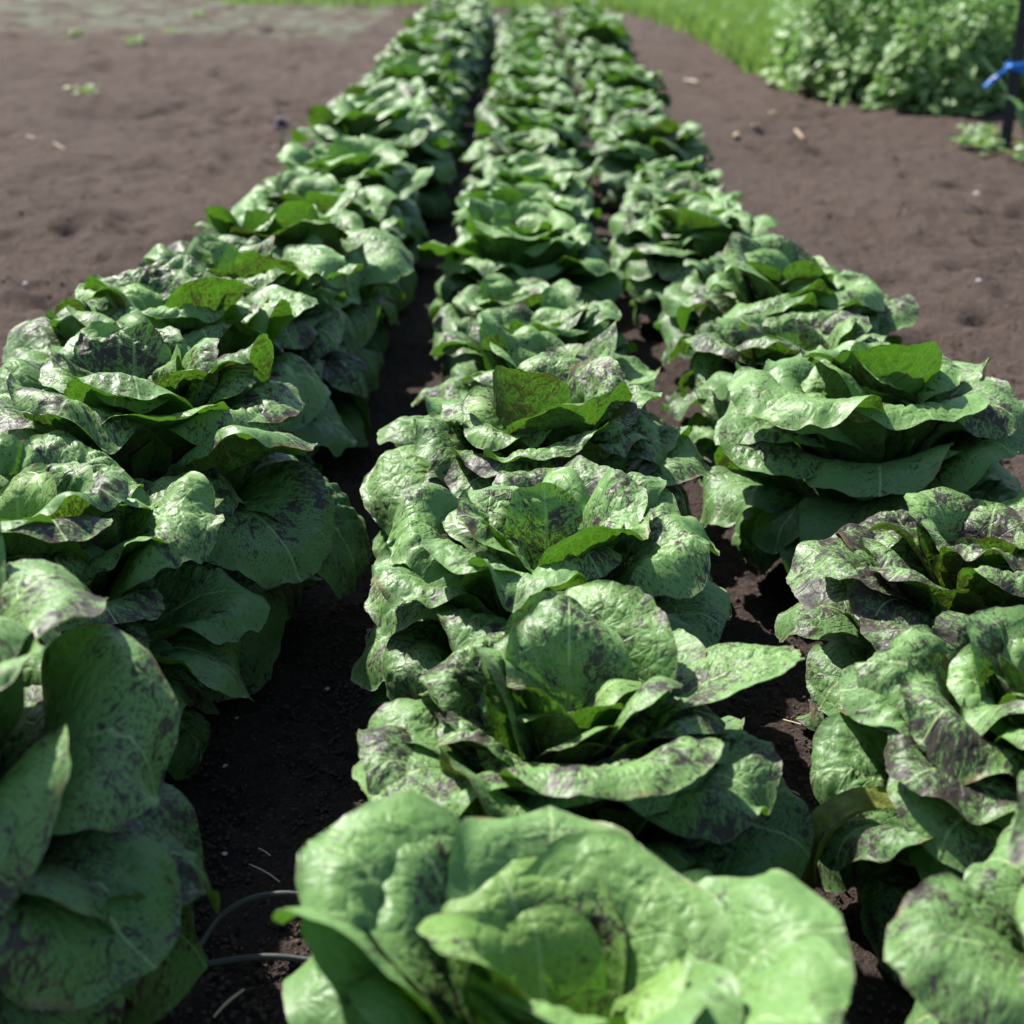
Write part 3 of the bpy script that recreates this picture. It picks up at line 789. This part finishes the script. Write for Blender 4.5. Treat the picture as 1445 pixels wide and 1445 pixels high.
for i, (dx, dy, lb) in enumerate([(0.02, .0, 'blue-green leek with arching strap leaves right beside the black stake')]):
    root = empty('leek_plant', (lk.x+dx, lk.y+dy, gtop(lk.x, lk.y))); tag(root, lb, 'leek')
    V, F, rv = strap_leaves(rs, 9, .40, .018, .5); mesh_obj('leaves', V, F, M_LEEK, root, attrs={'leaf_rand': rv})
    V, F = tube([(0, 0, 0), (0, 0, .05), (.003, 0, .10)], [.014, .013, .010], 10); mesh_obj('stalk', V, F, M_RIB, root)
lb2 = ['right in front of the black stake foot', 'left of the black stake foot', 'second left of the black stake foot', 'farthest left of the stake foot', 'directly behind the other seedlings left of the stake',
       'nearest the camera below the stake', 'under the leek leaves at the right edge']
for i, (px, py, q) in enumerate([(1405, 196, 1.0), (1388, 205, .9), (1372, 199, .8), (1360, 210, .9), (1384, 192, .8), (1398, 222, 1.1), (1440, 226, 1.0)]):
    c = at(px, py); n = 16; pos = rs.normal(size=(n, 3))*np.array([.026, .026, .0])*q; pos[:, 2] = rs.uniform(.008, .05, n)*q
    V, F, rv = leaf_cloud(pos, rs.normal(size=(n, 3))*.3+np.array([0, 0, 1]), rs.uniform(.03, .06, n)*q, rs)
    o = mesh_obj('weed', V, F, M_WEED, attrs={'leaf_rand': rv}, smooth=False); o.location = (c.x, c.y, gtop(c.x, c.y))
    tag(o, 'small pale green weed on the soil '+lb2[i], 'weed', 'weeds around the stake')
for i, (px, py, lb) in enumerate([(108, 48, 'small weed on the open soil at the upper left, nearest the left edge'), (118, 134, 'yellowish weed seedling on the left path below a larger weed'),
                                  (242, 52, 'pair-leaved weed on the upper left soil, right of another weed'), (195, 64, 'grey-green weed in the middle of the upper left soil'), (280, 30, 'far weed at the upper left near the bright grass')]):
    c = at(px, py); n = 22; pos = rs.normal(size=(n, 3))*np.array([.03, .03, 0]); pos[:, 2] = rs.uniform(.01, .05, n)
    V, F, rv = leaf_cloud(pos, rs.normal(size=(n, 3))*.3+np.array([0, 0, 1]), rs.uniform(.025, .05, n), rs)
    o = mesh_obj('weed', V, F, M_WEED, attrs={'leaf_rand': rv}, smooth=False); o.location = (c.x, c.y, gtop(c.x, c.y))
    tag(o, lb, 'weed', 'weeds on the left path')
# purple flower spike beside the left row
M_PURPLE = simple('purple_petal', (.05, .035, .075), (.10, .075, .14), .6, 60)
c = at(397, 215); root = empty('purple_flower', (c.x, c.y, gtop(c.x, c.y))); tag(root, 'small dark purple flower on a thin stem left of the left row', 'flower')
V, F = tube([(0, 0, 0), (.004, 0, .05), (.0, .0, .09)], .003, 6); mesh_obj('stem', V, F, M_WEED, root)
n = 40; pos = rs.normal(size=(n, 3))*np.array([.012, .012, .014])+np.array([0, 0, .10])
V, F, rv = leaf_cloud(pos, rs.normal(size=(n, 3)), rs.uniform(.012, .022, n), rs); mesh_obj('petals', V, F, M_PURPLE, root, attrs={'leaf_rand': rv}, smooth=False)


# ------------------------------------------------------------------ light
sun_dir = Vector((-.58, .62, 1.02)).normalized()
el = math.asin(sun_dir.z); rot = math.atan2(sun_dir.x, sun_dir.y)
W = bpy.data.worlds.new('World'); SC.world = W; W.use_nodes = True
nt = W.node_tree; nt.nodes.clear()
sky = nt.nodes.new('ShaderNodeTexSky'); sky.sky_type = 'NISHITA'; sky.sun_disc = False
sky.sun_elevation = el; sky.sun_rotation = rot
bg = nt.nodes.new('ShaderNodeBackground'); bg.inputs[1].default_value = .080
wo = nt.nodes.new('ShaderNodeOutputWorld')
nt.links.new(sky.outputs[0], bg.inputs[0]); nt.links.new(bg.outputs[0], wo.inputs[0])
sl = bpy.data.lights.new('sun', 'SUN'); sl.energy = 4.7; sl.angle = R(.8); sl.color = (1.0, .965, .91)
so = bpy.data.objects.new('sun', sl); COL.objects.link(so)
so.rotation_euler = sun_dir.to_track_quat('Z', 'Y').to_euler(); so.location = (-3, 3, 5)

# ------------------------------------------------------------------ camera
cam = bpy.data.cameras.new('camera'); co = bpy.data.objects.new('camera', cam); COL.objects.link(co)
cam.sensor_width = 36; cam.lens = 36*FPX/PW; cam.clip_start = .02; cam.clip_end = 500
co.location = (0, 0, HC)
co.rotation_euler = (math.pi/2-PITCH, 0, YAW)
cam.dof.use_dof = True; cam.dof.focus_distance = 1.40; cam.dof.aperture_fstop = 6.3
SC.camera = co
SC.render.engine = 'CYCLES'
SC.view_settings.view_transform = 'Standard'; SC.view_settings.look = 'None'
SC.view_settings.exposure = 1.15; SC.view_settings.gamma = 1
